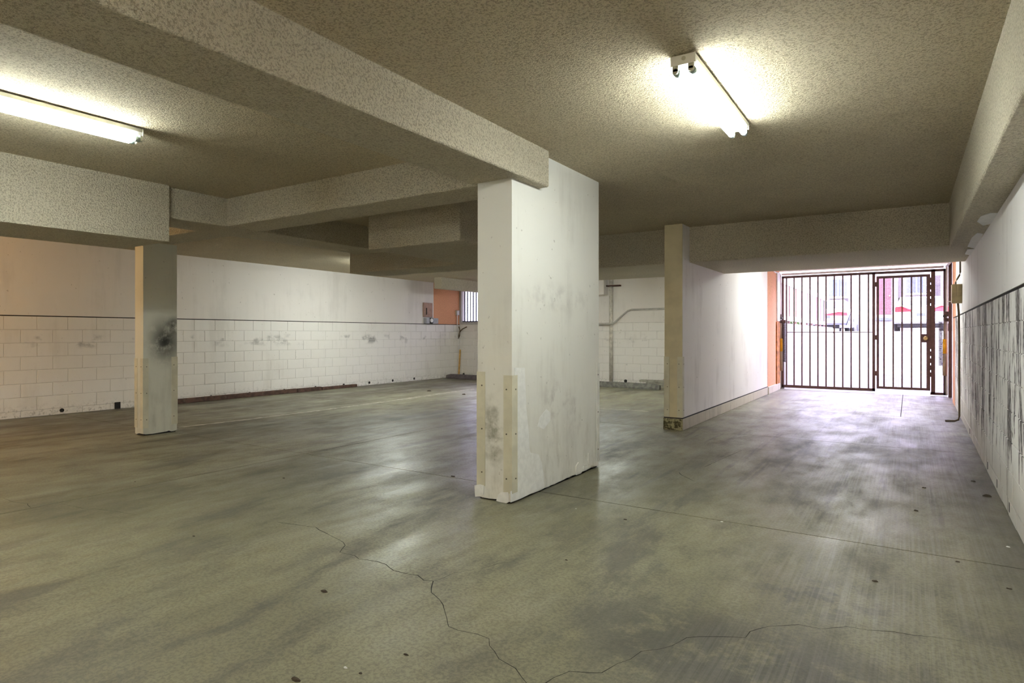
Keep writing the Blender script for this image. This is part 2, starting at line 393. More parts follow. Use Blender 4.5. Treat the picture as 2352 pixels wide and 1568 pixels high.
def lay_blocks(parent, mat, start, end, top, phase, place, tilt):
    """courses hang from the top level; phase = a vertical joint of the uppermost course; place(u, z) -> location"""
    rows = int(math.ceil(top / MOD_H))
    for r in range(rows):
        z1 = top - r * MOD_H; z0 = max(z1 - MOD_H, 0.0)
        if z1 - z0 < 0.03: continue
        ph = phase + (MOD_W / 2 if r % 2 else 0)
        u = ph + MOD_W * math.floor((start - ph) / MOD_W)
        while u < end - 1e-6:
            a, b = max(u, start), min(u + MOD_W, end)
            if b - a > 0.03:
                key = (round(b - a, 3), round(z1 - z0, 3), mat)
                if key not in _cache:
                    _cache[key] = block_mesh(b - a - JOINT, z1 - z0 - JOINT, ch=0.0025 if mat == 'peeled' else 0.004); _cache[key].materials.append(M[mat])
                j = random.uniform(-0.0012, 0.0012)
                link('block', _cache[key], None, parent, place(a, b, z0 + JOINT / 2, j), (0, 0, tilt))
            u += MOD_W
wall_left = struct(box('wall_left', 'mortar', XL - 0.3, XL - 0.0065, -4.3, 14.6, 0, CEIL), 'long painted concrete block wall with smooth plaster above')
lay_blocks(wall_left, 'block', 2.6, YB, 1.52, 3.918, lambda a, b, z, j: (XL + j, a + JOINT / 2, z), math.pi / 2)
bpy.context.view_layer.update()
box('plaster_panel', 'wall_paint', XL - 0.05, XL + 0.012, -4.0, 13.155, 1.532, CEIL, wall_left)
box('stucco_panel', 'orange', XL - 0.05, XL - 0.002, 13.157, YB, 1.532, CEIL, wall_left)
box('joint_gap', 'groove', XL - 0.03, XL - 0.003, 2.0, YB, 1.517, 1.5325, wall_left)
box('lower_wall_face', 'block', XL - 0.05, XL, -4.0, 2.598, 0, 1.52, wall_left)
for i in range(12):
    y = 3.43 + 0.8128 * i
    if abs(y - 5.05) < 0.1: continue
    bm = bmesh.new(); b_tube(bm, [(XL - 0.02, y, 0.062), (XL + 0.006, y, 0.062)], 0.031, 12); finish(bm, 'weep_hole', 'black', wall_left)
box('weep_hole', 'black', XL - 0.02, XL + 0.006, 5.0, 5.09, 0.005, 0.115, wall_left)

wall_right = struct(box('wall_right', 'peeled', XR + 0.0065, XR + 0.3, -4.3, 13.9, 0, CEIL), 'block wall with whitewash peeling off in vertical streaks')
lay_blocks(wall_right, 'peeled', 3.3, 13.05, 1.535, 4.0, lambda a, b, z, j: (XR + j * 1.5, b - JOINT / 2, z), -math.pi / 2)
box('plaster_panel', 'plaster', XR - 0.008, XR + 0.05, -4.0, 12.55, 1.548, CEIL, wall_right)
box('stucco_panel', 'orange', XR - 0.006, XR + 0.05, 12.552, 13.9, 1.548, CEIL, wall_right)
box('stucco_panel', 'orange', XR - 0.002, XR + 0.05, 13.052, 13.9, 0.0, 1.535, wall_right)
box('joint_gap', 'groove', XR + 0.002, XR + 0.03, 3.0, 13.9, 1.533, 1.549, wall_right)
box('lower_wall_face', 'peeled', XR, XR + 0.05, -4.0, 3.298, 0, 1.535, wall_right)
box('stucco_return', 'orange', XR + 0.085, XR + 0.3, 13.902, 15.2, 0.0, CEIL, wall_right)
wall_right.rotation_euler = (0, 0, -0.0121); wall_right.location = (-0.125, 0.008, 0)
for y in (5.35, 6.15, 6.95, 9.3):
    box('weep_hole', 'black', XR - 0.003, XR + 0.02, y, y + 0.035, 0.035, 0.10, wall_right)

WX0, WX1, WZ0, WZ1 = -11.03, -6.9, 1.60, 2.56  # window's right part, hidden by the pier, widened to let in more daylight
wall_back = struct(box('wall_back', 'mortar', XL - 0.3, -2.6, YB + 0.0065, YB + 0.22, 0, WZ0 - 0.02), 'painted block wall behind the parking bays')
lay_blocks(wall_back, 'block', XL, -2.7, 1.53, -4.9, lambda a, b, z, j: (a + JOINT / 2, YB + j, z), 0.0)
box('plaster_panel', 'wall_paint', WX1, -2.6, YB - 0.01, YB + 0.2, 1.54, CEIL, wall_back)
box('window_head', 'wall_paint', XL - 0.3, WX1, YB - 0.01, YB + 0.2, WZ1, CEIL, wall_back)
box('window_jamb', 'white', XL - 0.3, WX0, YB - 0.01, YB + 0.2, WZ0 - 0.02, WZ1, wall_back)
win = struct(box('window_1', 'white', WX0, WX1, YB - 0.03, YB + 0.2, WZ0 - 0.06, WZ0, bevel=0.004), 'barred window opening with white sill in the block wall')
box('sill_rail', 'dark_iron', WX0, WX1, YB + 0.05, YB + 0.09, WZ0 + 0.0, WZ0 + 0.035, win)
x = WX0 + 0.06
while x < WX1:
    box('window_bar', 'dark_iron', x - 0.013, x + 0.013, YB + 0.06, YB + 0.09, WZ0 + 0.03, WZ1, win); x += 0.105
struct(box('wall_front', 'wall_paint', -11.5, 0.95, -4.3, YF, 0, CEIL), 'painted wall at the closed end of the garage')

# --- dividing wall beside the drive aisle, with its post end ----------------------
WA, WB = -2.70, -2.465
wall_mid = struct(box('wall_divider', 'plaster', WA, WB, 7.90, 13.6, 0.16, CEIL), 'dusty white plaster dividing wall beside the drive aisle')
box('joint_gap', 'groove', WA - 0.008, WB + 0.009, 7.879, 13.6, 0.150, 0.163, wall_mid)
box('post_face', 'post', WA, WB, 7.885, 7.90, 0.16, CEIL, wall_mid)
box('concrete_plinth', 'plinth', WA - 0.012, WB + 0.012, 7.875, 13.6, 0.0, 0.152, wall_mid, bevel=0.006)
box('plinth_face', 'moss', WA - 0.01, WB + 0.01, 7.868, 7.876, 0.0, 0.148, wall_mid)
struct(box('wall_return', 'orange', WA - 0.2, WB + 0.004, 13.6, 14.98, 0.0, CEIL), 'peach stucco wall return beside the gate')
box('concrete_plinth', 'plinth', WB, WB + 0.03, 13.6, 14.95, 0.0, 0.15, bpy.data.objects['wall_return'], bevel=0.006)
struct(box('wall_bay_end', 'wall_paint', -2.9, -2.62, YB, 15.2, 0.0, CEIL), 'painted wall closing the bay beside the gate')

# --- beams --------------------------------------------------------------------------
def beam(name, label, x0, x1, y0, y1, z0, z1=CEIL, z0b=None):
    if z0b is None: o = box(name, 'beam', x0, x1, y0, y1, z0, z1 + 0.01, bevel=0.008)
    else:
        o = prism(name, 'beam', [(x1, y0, z0), (x1, y1, z0b), (x1, y1, z1 + 0.01), (x1, y0, z1 + 0.01)], (x0 - x1, 0, 0))
    return struct(o, label)
beam('aisle_beam', 'long stucco beam running into the wide white pier', -2.83, -2.365, YF, 4.20, 2.40)
beam('cross_beam', 'stucco cross beam from the wide pier to the scuffed column', -8.12, -2.76, 3.82, 4.235, 2.39)
beam('bay_beam', 'narrow stucco beam crossing above the middle of the parking bays', -6.60, -6.05, -4.0, 6.2, 2.385)
beam('dropped_duct_beam', 'deep speckled beam hanging in front of the scuffed column', -6.9, -5.985, -4.0, 3.18, 2.10, z0b=2.14)
beam('soffit_box_beam', 'boxed stucco soffit hanging behind the wide pier', -4.80, -3.58, 4.63, 6.88, 2.14)
beam('soffit_arm_beam', 'boxed stucco soffit arm reaching over the far bay', -6.86, -4.79, 6.25, 6.88, 2.14)
beam('drive_beam', 'deep stucco beam spanning the drive aisle before the gate', -5.0, XR + 0.04, 8.20, 10.06, 2.21)
eb = beam('edge_beam', 'stucco beam along the top of the peeling wall', 0.37, XR, YF, 8.25, 2.19)
for poly in ([(2244, 508), (2252, 496), (2275, 488), (2300, 488), (2296, 500), (2280, 512), (2258, 517)], [(2222, 566), (2232, 545), (2245, 534), (2258, 536), (2250, 555), (2240, 570)], [(2216, 583), (2222, 572), (2248, 570), (2240, 580), (2228, 585)]):
    prism('bare_patch', 'patch', [on_z(px, py, 2.192) for px, py in poly], (0, 0, -0.004), eb)
beam('wall_stub_beam', 'short stucco beam by the barred window', -10.1, -9.85, 12.0, YB, 2.40)

# --- pier and column ------------------------------------------------------------------
def guard(parent, cx, cy, sx, sy, z0, z1, leg=0.07, t=0.006, mat='guard', screws=(0.12, 0.5, 0.88)):
    """steel angle wrapped round the vertical corner (cx, cy); the solid lies towards (sx, sy)"""
    bm = bmesh.new()
    p = [(-t, -t), (leg, -t), (leg, 0), (0, 0), (0, leg), (-t, leg)]
    a = [bm.verts.new((cx + sx * u, cy + sy * v, z0)) for u, v in p]; b = [bm.verts.new((cx + sx * u, cy + sy * v, z1)) for u, v in p]
    for q in ((0, 1, 2, 3), (0, 3, 4, 5)):
        bm.faces.new([a[i] for i in q]); bm.faces.new([b[i] for i in q])
    for i in range(6):
        j = (i + 1) % 6; bm.faces.new((a[i], a[j], b[j], b[i]))
    o = finish(bm, 'corner_guard', mat, parent)
    for s in screws:
        z = z0 + (z1 - z0) * s
        tube('screw', 'screw', [(cx + sx * leg * 0.62, cy - sy * (t - 0.001), z), (cx + sx * leg * 0.62, cy - sy * (t + 0.003), z)], 0.006, o, 8)
        tube('screw', 'screw', [(cx - sx * (t - 0.001), cy + sy * leg * 0.62, z), (cx - sx * (t + 0.003), cy + sy * leg * 0.62, z)], 0.006, o, 8)
    return o
def ragged_block(name, mat, x0, x1, y0, y1, z0, z1, n=14, amp=0.014):
    """a pier whose foot has crumbled unevenly"""
    bm = bmesh.new()
    per = [(x0 + (x1 - x0) * k / n, y0) for k in range(n)] + [(x1, y0 + (y1 - y0) * k / (n * 2)) for k in range(n * 2)] + \
          [(x1 - (x1 - x0) * k / n, y1) for k in range(n)] + [(x0, y1 - (y1 - y0) * k / (n * 2)) for k in range(n * 2)]
    a = [bm.verts.new((p[0], p[1], z0 + random.uniform(0, amp))) for p in per]; b = [bm.verts.new((p[0], p[1], z1)) for p in per]
    for i in range(len(per)):
        j = (i + 1) % len(per); bm.faces.new((a[i], a[j], b[j], b[i]))
    bm.faces.new(b); bm.faces.new(a[::-1])
    return finish(bm, name, mat)
PX0, PX1, PY0, PY1 = -2.765, -2.455, 3.80, 5.31
pier = struct(ragged_block('wide_pier_pillar', 'pier', PX0, PX1, PY0, PY1, 0.008, CEIL), 'wide white painted concrete pier with chipped foot')
box('pier_core', 'groove', PX0 + 0.015, PX1 - 0.015, PY0 + 0.015, PY1 - 0.015, 0, 0.03, pier)
guard(pier, PX0, PY0, 1, 1, 0.10, 0.965)
guard(pier, PX1, PY0, -1, 1, 0.075, 0.945)
guard(pier, PX1, PY1, -1, -1, 0.06, 0.98, leg=0.045, mat='guard_white')
def face_patch(parent, name, mat, px_poly, plane, val, out):
    pts = [(on_x if plane == 'x' else on_y)(px, py, val) for px, py in px_poly]
    for p in pts: p.z = max(p.z, 0.0)
    return prism(name, mat, pts, out, parent)
z7 = lambda pts: scaled_px(pts, 1080, 840, 4.75)
face_patch(pier, 'plaster_patch', 'patch', z7([(483, 20), (590, 20), (600, 300), (606, 450), (632, 700), (640, 900), (655, 945), (740, 965), (775, 1050), (797, 1180), (800, 1310), (720, 1365), (640, 1400), (560, 1440), (500, 1465), (436, 1488), (436, 1370), (475, 1350), (480, 900), (478, 400)]), 'x', PX1, (0.005, 0, 0))
face_patch(pier, 'plaster_patch', 'patch', z7([(290, 1470), (310, 1400), (345, 1375), (420, 1375), (428, 1480), (400, 1497), (330, 1482)]), 'y', PY0, (0, -0.008, 0))
face_patch(pier, 'plaster_patch', 'patch', z7([(60, 1425), (52, 1300), (110, 1290), (155, 1300), (150, 1400), (110, 1420)]), 'y', PY0, (0, -0.008, 0))
face_patch(pier, 'plaster_patch', 'patch', z7([(735, 660), (760, 560), (830, 470), (875, 510), (870, 600), (800, 690)]), 'x', PX1, (0.002, 0, 0))
for poly in ([(1150, 1190), (1150, 1090), (1175, 1050), (1215, 1085), (1222, 1140), (1200, 1170)], [(1280, 1030), (1285, 950), (1315, 960), (1330, 1010), (1365, 1030), (1365, 1090), (1290, 1080)], [(1222, 1150), (1232, 1090), (1275, 1080), (1285, 1115), (1250, 1140)]):
    face_patch(pier, 'peeling_flake', 'pier', z7(poly), 'x', PX1, (0.009, 0, 0))

CX0, CX1, CY0, CY1 = -8.10, -7.905, 3.885, 4.30
column = struct(ragged_block('support_column', 'column', CX0, CX1, CY0, CY1, 0.01, 2.39, amp=0.02), 'slim painted column with black scuff marks and steel corner guards')
box('column_core', 'groove', CX0 + 0.012, CX1 - 0.012, CY0 + 0.012, CY1 - 0.012, 0, 0.04, column)
guard(column, CX1, CY1, -1, -1, 0.10, 0.96)
guard(column, CX1, CY0, -1, 1, 0.09, 0.95, leg=0.06)
guard(column, CX0, CY0, 1, 1, 0.09, 0.95, leg=0.06)
guard(wall_mid, WB, 7.885, -1, 1, 0.165, 0.955, leg=0.065)
guard(wall_mid, WA, 7.885, 1, 1, 0.165, 0.955, leg=0.065)

# ------------------------------------------------------------------ lamps
def fixture(label, x, y0, y1, group=None, tubes=(-0.04, 0.04), lit='tube'):
    """batten with lamp holders and tubes, hung just under the ceiling, running along y"""
    r = empty('fluorescent_fixture', (x, (y0 + y1) / 2, CEIL)); h = (y1 - y0) / 2
    tag(r, label, 'light fixture', group)
    bm = bmesh.new()
    prof = [(-0.062, -0.012), (0.062, -0.012), (0.062, -0.035), (0.052, -0.056), (-0.052, -0.056), (-0.062, -0.035)]
    a = [bm.verts.new((u, -h, v)) for u, v in prof]; b = [bm.verts.new((u, h, v)) for u, v in prof]
    bm.faces.new(a); bm.faces.new(b[::-1])
    for i in range(6): bm.faces.new((a[i], a[(i + 1) % 6], b[(i + 1) % 6], b[i]))
    hs = finish(bm, 'housing', 'housing', r)
    for s in (-1, 1):
        box('hanger', 'holder', -0.02, 0.02, s * h * 0.6 - 0.02, s * h * 0.6 + 0.02, -0.013, 0.0, r)
    for s in (-1, 1):
        ep = box('end_plate', 'housing', -0.064, 0.064, s * h - 0.003, s * h + 0.003, -0.058, -0.008, r, bevel=0.001)
        tube('knockout', 'holder', [(0.004, s * (h + 0.002), -0.028), (0.004, s * (h + 0.005), -0.028)], 0.011, ep, 14)
        for t_ in tubes:
            bm = bmesh.new(); b_box(bm, t_ - 0.014, t_ + 0.014, s * (h - 0.006) - 0.007, s * (h - 0.006) + 0.007, -0.085, -0.056)
            b_tube(bm, [(t_, s * (h - 0.006) - 0.007, -0.085), (t_, s * (h - 0.006) + 0.007, -0.085)], 0.014, 12)
            finish(bm, 'lamp_holder', 'holder', r)
    for t_ in tubes:
        lo = h - 0.045
        tb = tube('tube', lit, [(t_, -lo, -0.083), (t_, lo, -0.083)], 0.019, r, 14)
        for s in (-1, 1): tube('tube_cap', 'metal_cap', [(t_, s * lo, -0.083), (t_, s * (lo + 0.03), -0.083)], 0.0192, tb, 14)
    return r
fixture('two-tube fluorescent fixture on the ceiling above the drive aisle', -0.965, 3.10, 4.33)
fixture('two-tube fluorescent fixture on the ceiling of the parking bay beside the dropped beam', -4.52, 0.96, 2.19)
fixture('fluorescent fixture behind the boxed soffit in the far bay', -8.6, 8.3, 9.5, lit='tube_boost')
fixture('added unseen fluorescent fixture behind the wide pier in the far bay', -5.2, 10.7, 11.9, lit='tube_boost')  # added fill for the back wall, hidden by the pier
fixture('added unseen fluorescent fixture between the drive beam and the gate', -0.9, 11.4, 12.6, lit='tube_boost')  # added to brighten the dividing wall, hidden by the drive beam
fixture('added unseen fluorescent fixture at the closed end of the drive aisle', -0.9, -3.2, -2.0, lit='tube_boost')  # added behind the camera to flatten the lighting
fixture('added unseen fluorescent fixture at the closed end of the parking bay', -7.6, -2.6, -1.4, lit='tube_boost')  # added out of view to light the near floor
bulb_r = empty('bulb_holder', (-9.2, 1.7, CEIL)); tag(bulb_r, 'porcelain lamp holder with a warm bare bulb on the ceiling', 'light fixture')
tube('base', 'housing', [(0, 0, 0), (0, 0, -0.03), (0, 0, -0.05)], [0.06, 0.055, 0.025], bulb_r, 16)
bm = bmesh.new(); bmesh.ops.create_uvsphere(bm, u_segments=16, v_segments=10, radius=0.035, matrix=Matrix.Translation((0, 0, -0.095)))
finish(bm, 'bulb', 'bulb', bulb_r, smooth=True)
b2 = copy_tree(bulb_r); b2.location = (-1.3, -2.2, CEIL); b2['label'] = 'added unseen lamp holder with a soft white bulb at the closed end of the aisle'  # second bulb added behind the camera to warm and lift the near ceiling
for ch in b2.children:
    if ch.name.startswith('bulb'):
        ch.data = ch.data.copy(); ch.data.materials[0] = M['bulb_soft']

# ------------------------------------------------------------------ the gate
gate = empty('entrance_gate', (0, YG, 0)); tag(gate, 'brown steel bar gate across the drive with a small door in it', 'gate')
GX0, GX1, GZ0, GZ1 = -2.43, 0.655, 0.04, 2.565
def gb(name, mat, x0, x1, z0, z1, parent=gate, d=0.02, y=0.0): return box(name, mat, x0, x1, y - d, y + d, z0, z1, parent)
def gx(px): return on_y(px, 767, YG).x
gb('top_rail', 'gate', GX0, GX1, GZ1 - 0.05, GZ1)
gb('bottom_rail', 'gate', GX0, gx(2010), GZ0, GZ0 + 0.06)
gb('bottom_rail', 'gate', gx(2137), GX1, GZ0 - 0.02, GZ0 + 0.03)
gb('stile', 'gate', GX0, GX0 + 0.045, GZ0, GZ1)
gb('stile', 'gate', gx(2167), GX1, GZ0 - 0.02, GZ1)
gb('mid_stile', 'gate', gx(2003.5), gx(2010), GZ0, GZ1)
gb('lock_stile', 'gate', gx(2138.5), gx(2148), GZ0, GZ1)
for px in (1806.6, 1824, 1842, 1860.5, 1878.7, 1897.3, 1916.3, 1935.8, 1955, 1974.4, 1994.8):
    gb('bar', 'gate', gx(px) - 0.014, gx(px) + 0.014, GZ0 + 0.06, GZ1 - 0.05, d=0.009)
gb('thin_rail', 'gate', GX0 + 0.045, gx(2003.5), 1.285, 1.30, d=0.006)
pd = gb('pedestrian_door', 'gate', gx(2013.5), gx(2019), 0.10, 2.47)
gb('door_stile', 'gate', gx(2128), gx(2136.5), 0.10, 2.47, pd)
gb('door_rail', 'gate', gx(2019), gx(2128), 2.42, 2.47, pd)
gb('door_rail', 'gate', gx(2019), gx(2128), 0.10, 0.15, pd)
for px in (2030.5, 2051.6, 2072, 2093.7, 2115.4):
    gb('door_bar', 'gate', gx(px) - 0.014, gx(px) + 0.014, 0.15, 2.42, pd, 0.009)
gb('lock_plate', 'gate', gx(2115), gx(2130), 1.08, 1.25, pd, 0.026)
tube('knob', 'brass', [(gx(2126), -0.026, 1.165), (gx(2126), -0.05, 1.165), (gx(2126), -0.075, 1.165), (gx(2126), -0.09, 1.165)], [0.05, 0.03, 0.042, 0.03], pd, 16)
zz = [0.36] + [EYE + (767 - (600 + c / 4.75)) / F_PX * (15.1 / 1.2) for c in (1195, 1118, 1043, 967, 473, 398, 323, 248, 170)]
for a, b in zip(zz, zz[1:]): gb('strike_strip', 'gate', gx(2136.5), gx(2138.5), a + 0.022, b - 0.022, pd, 0.008)
for z in (2.30, 1.18, 0.42): gb('hinge', 'gate', gx(2010), gx(2013.5), z - 0.05, z + 0.05, pd, 0.014)
def mesh_screen(x0, x1, z0, z1, parent):
    bm = bmesh.new(); p = 0.03; w = 0.0016
    u = x0 + p / 2
    while u < x1: b_box(bm, u - w, u + w, 0.014, 0.017, z0, z1); u += p
    v = z0 + p / 2
    while v < z1: b_box(bm, x0, x1, 0.017, 0.02, v - w, v + w); v += p
    return tag(finish(bm, 'wire_mesh', 'gate', parent), kind='stuff')
mesh_screen(gx(2019), gx(2128), 0.15, 2.42, pd)
mesh_screen(gx(2148), gx(2167), 0.07, 2.51, gate)
def spring(x, y, z0, z1, turns, r, parent):
    n_ = turns * 12
    tube('spring', 'spring', [(x + r * math.cos(k * math.pi / 6), y + r * math.sin(k * math.pi / 6), z0 + (z1 - z0) * k / n_) for k in range(n_ + 1)], 0.006, parent, 5)
for side, sx in ((-1, gx(1803.5)), (1, gx(2160))):
    yy = -0.10
    spring(sx, yy, 0.62, 1.50, 34, 0.034, gate)
    cx = gx(1796) if side < 0 else gx(2169)
    tube('damper_sleeve', 'yellow', [(cx, yy, 0.86), (cx, yy, 1.15)], 0.032, gate, 12)
    tube('damper_tube', 'weight', [(cx, yy, 0.42), (cx, yy, 0.86)], 0.034, gate, 12)
    tube('damper_rod', 'weight', [(cx, yy, 1.15), (cx, yy, 1.52)], 0.016, gate, 8)
    jx = -2.505 if side < 0 else 0.605
    jx = jx if side < 0 else XR + 0.052
    box('jamb_post', 'gate', jx - 0.03, jx + 0.03, yy - 0.09, yy - 0.03, 0.0, 2.66, gate)
    box('pivot_arm', 'gate', min(jx, cx) - 0.01, max(jx, sx) + 0.03, yy - 0.03, yy + 0.01, 1.50, 1.57, gate, bevel=0.004)
    box('pivot_bracket', 'gate', min(jx, cx) - 0.02, max(jx, cx) + 0.02, yy - 0.05, yy + 0.02, 1.60, 1.70, gate, bevel=0.01)
    tube('pivot_pin', 'spring', [(cx, yy - 0.08, 1.61), (cx, yy + 0.06, 1.61)], 0.03, gate, 10)
    tube('guide_tube', 'white_pipe', [(jx - side * 0.05, yy + 0.06, 0.03), (jx - side * 0.05, yy + 0.06, 2.60)], 0.018, gate, 8)
    tube('lift_arm', 'white_pipe', [(jx - side * 0.06, yy, 2.60), (jx + side * 0.0, -1.3, 2.62)], 0.02, gate, 8)
tube('header_tube', 'white_pipe', [(GX0 + 0.0, 0.0, 2.605), (GX1 - 0.06, 0.0, 2.605)], 0.022, gate, 8)
tag(box('warped_board', 'timber_rust', -2.459, -2.437, 14.55, 14.92, 0.15, 1.52), 'narrow rust-orange board fixed to the wall return by the gate', 'board')
tag(box('white_trim_board', 'white_pipe', -2.459, -2.435, 14.60, 14.93, 1.54, 2.62), 'flaking white trim board above the rust-orange board', 'board')

# ------------------------------------------------------------------ fittings inside the garage
def thing_box(name, label, cat, mat, *b, bevel=0.0, group=None):
    return tag(box(name, mat, *b, bevel=bevel), label, cat, group)
jb = empty('junction_box', (XR - 0.01, 10.8, 1.69)); tag(jb, 'tan metal junction box on the wall by the gate', 'junction box')
box('body', 'tan_metal', -0.115, 0.012, -0.04, 0.10, 0.0, 0.27, jb, bevel=0.006)
box('cover', 'tan_metal', -0.06, 0.004, -0.062, -0.04, 0.10, 0.262, jb, bevel=0.004)
box('side_lever', 'white_pipe', -0.16, -0.115, 0.0, 0.012, 0.02, 0.034, jb)
pts = [(XR - 0.075, 10.82, 1.955), (XR - 0.075, 10.82, 1.99), (XR - 0.06, 10.82, 2.03), (XR - 0.03, 10.82, 2.09), (XR - 0.022, 10.82, 2.13), (XR - 0.022, 10.82, CEIL - 0.002)]
tag(tube('conduit', 'cable', pts, 0.011, seg=8), 'thin brown conduit rising from the tan junction box', 'conduit')
tag(tube('conduit', 'cable', [(XR - 0.05, 10.80, 1.688), (XR - 0.04, 10.80, 1.55), (XR - 0.034, 10.80, 1.0), (XR - 0.034, 10.80, 0.08), (XR - 0.045, 10.79, 0.03), (XR - 0.09, 10.75, 0.016), (XR - 0.2, 10.72, 0.013)], 0.013, seg=8), 'brown conduit running down the peeling wall to the floor', 'conduit')

ep = empty('electrical_panel', (XL + 0.012, 12.70, 1.72)); tag(ep, 'brown electrical panel on the plaster near the peach corner', 'electrical panel')
box('body', 'box_brown', 0, 0.05, 0, 0.36, 0, 0.385, ep, bevel=0.006)
dr = box('door', 'box_brown', 0.05, 0.062, 0.07, 0.29, 0.05, 0.25, ep, bevel=0.003)
box('slot', 'black', 0.062, 0.066, 0.075, 0.105, 0.06, 0.24, dr)
mb = empty('meter_box', (XL + 0.012, 12.74, 1.535)); tag(mb, 'small grey box with a round gauge under the electrical panel', 'meter')
box('body', 'grey', 0, 0.1, 0, 0.14, 0, 0.16, mb, bevel=0.005)
tube('gauge', 'white_pipe', [(0.10, 0.20, 0.09), (0.125, 0.20, 0.09)], 0.055, mb, 18)
box('mount', 'black', 0, 0.1, 0.14, 0.26, 0.0, 0.165, mb, bevel=0.004)
thing_box('timer_box', 'small grey box beside the round gauge', 'box', 'grey', XL + 0.0, XL + 0.10, 13.04, 13.26, 1.535, 1.69, bevel=0.005)
tag(tube('corner_conduit', 'white_pipe', [(XL + 0.03, 14.2, 1.47), (XL + 0.03, 14.2, 1.85)], 0.012, seg=8), 'thin white conduit in the peach corner beside the window', 'conduit')
thing_box('outlet_box', 'small white outlet box on the peach stucco corner', 'outlet', 'white', XL, XL + 0.06, 14.15, 14.27, 1.80, 1.94, bevel=0.004)
tag(tube('cable_loop', 'cable', [(XL + 0.05, 14.25, 1.47), (XL + 0.09, 14.25, 1.36), (XL + 0.06, 14.23, 1.20), (XL + 0.04, 14.24, 1.12), (XL + 0.07, 14.26, 1.2), (XL + 0.10, 14.27, 1.34), (XL + 0.16, 14.28, 1.40), (XL + 0.30, 14.3, 1.46)], 0.014, seg=6), 'tangle of dark cable hanging in the corner under the window', 'cable')
tag(box('wooden_stake', 'wood', -0.022, 0.022, -0.012, 0.012, 0, 0.80, loc=(XL + 0.10, 14.18, 0.0), rot=(-0.08, 0, 0)), 'yellow wooden stake leaning in the wall corner', 'stake')

def wheel_stop(label, x0, x1, y, mat):
    prof = [(-0.075, 0), (0.075, 0), (0.075, 0.03), (0.05, 0.125), (-0.05, 0.125), (-0.075, 0.03)]
    bm = bmesh.new(); n_ = 12; rings = []
    for k in range(n_ + 1):
        f = k / n_; e = 0.75 if k in (0, n_) else 1.0
        rings.append([bm.verts.new((x0 + (x1 - x0) * f, y + u * e, v * e + (random.uniform(-0.003, 0.003) if v > 0.05 else 0))) for u, v in prof])
    for a, b in zip(rings, rings[1:]):
        for i in range(6): bm.faces.new((a[i], a[(i + 1) % 6], b[(i + 1) % 6], b[i]))
    bm.faces.new(rings[0][::-1]); bm.faces.new(rings[-1])
    return tag(finish(bm, 'wheel_stop', mat), label, 'wheel stop')
wheel_stop('dark brown wheel stop below the barred window', -10.98, -9.15, 13.62, 'stop_brown')
wheel_stop('grey concrete wheel stop before the piled boards', -6.7, -4.70, 13.42, 'stop')

def rail_piece(label, y0, y1, h):
    r = tag(box('steel_angle', 'rust', XL + 0.03, XL + 0.12, y0, y1, 0.0, h, bevel=0.006), label, 'steel bar')
    k = y0 + 0.5
    while k < y1 - 0.2:
        tube('bolt', 'screw', [(XL + 0.12, k, h * 0.5), (XL + 0.13, k, h * 0.5)], 0.014, r, 8); k += 0.8
rail_piece('long rusty steel bar lying at the foot of the block wall', 5.6, 8.55, 0.085)
rail_piece('rusty steel bar continuing the long bar along the block wall', 8.56, 9.2, 0.08)
rail_piece('last rusty steel bar along the block wall towards the window', 9.22, 10.25, 0.065)

# pipes on the back wall, seen between the pier and the dividing wall
tag(tube('wall_pipe', 'pipe', [(-6.27, YB - 0.06, 0.0), (-6.27, YB - 0.06, 2.62)], 0.045, seg=12), 'cream vertical pipe on the block wall behind the grey wheel stop', 'pipe')
thing_box('pipe_bracket', 'short rusty bracket bar at the top of the cream pipe', 'bracket', 'rust', -6.45, -6.02, YB - 0.12, YB - 0.008, 2.44, 2.475)
tag(tube('wall_conduit', 'conduit', [(-6.75, YB - 0.035, 1.50), (-6.30, YB - 0.13, 1.50), (-6.18, YB - 0.10, 1.52), (-5.92, YB - 0.035, 1.76), (-5.84, YB - 0.035, 1.82), (-5.74, YB - 0.035, 1.85), (-3.0, YB - 0.035, 1.87)], 0.022, seg=8), 'bent grey conduit across the back wall', 'conduit')
thing_box('wall_cabinet', 'white boxed bulkhead on the back wall beside the cream pipe', 'box', 'wall_paint', -7.3, -6.38, YB - 0.25, YB - 0.011, 2.24, 2.62)
for i, (x0, x1, y0, z, a) in enumerate(((-5.35, -4.3, 13.95, 0.0, 0.04), (-5.25, -4.35, 14.0, 0.055, -0.03), (-5.4, -4.45, 13.97, 0.11, 0.06))):
    tag(box('loose_board', 'board', 0, x1 - x0, 0, 0.14, 0, 0.05, loc=(x0, y0, z), rot=(0, 0, a)),
        ('grey board at the bottom of the pile behind the wheel stop', 'middle grey board of the pile behind the wheel stop', 'topmost grey board of the pile behind the wheel stop')[i], 'board', 'boards piled behind the wheel stop')
tag(prism('cardboard_scrap', 'cardboard', [(-4.95, 14.3, 0.162), (-4.45, 14.3, 0.165), (-4.45, 14.33, 0.36)], (0, 0.006, 0)), 'brown cardboard scrap on the pile of boards', 'cardboard')
for px in (1437,):
    p = on_y(px, 874, YB)
    tube('weep_hole', 'black', [(p.x, YB - 0.008, 0.085), (p.x, YB + 0.02, 0.085)], 0.04, wall_back, 12)
for x in (-10.95, -10.1, -9.3):
    tube('weep_hole', 'black', [(x, YB - 0.008, 0.075), (x, YB + 0.02, 0.075)], 0.035, wall_back, 12)

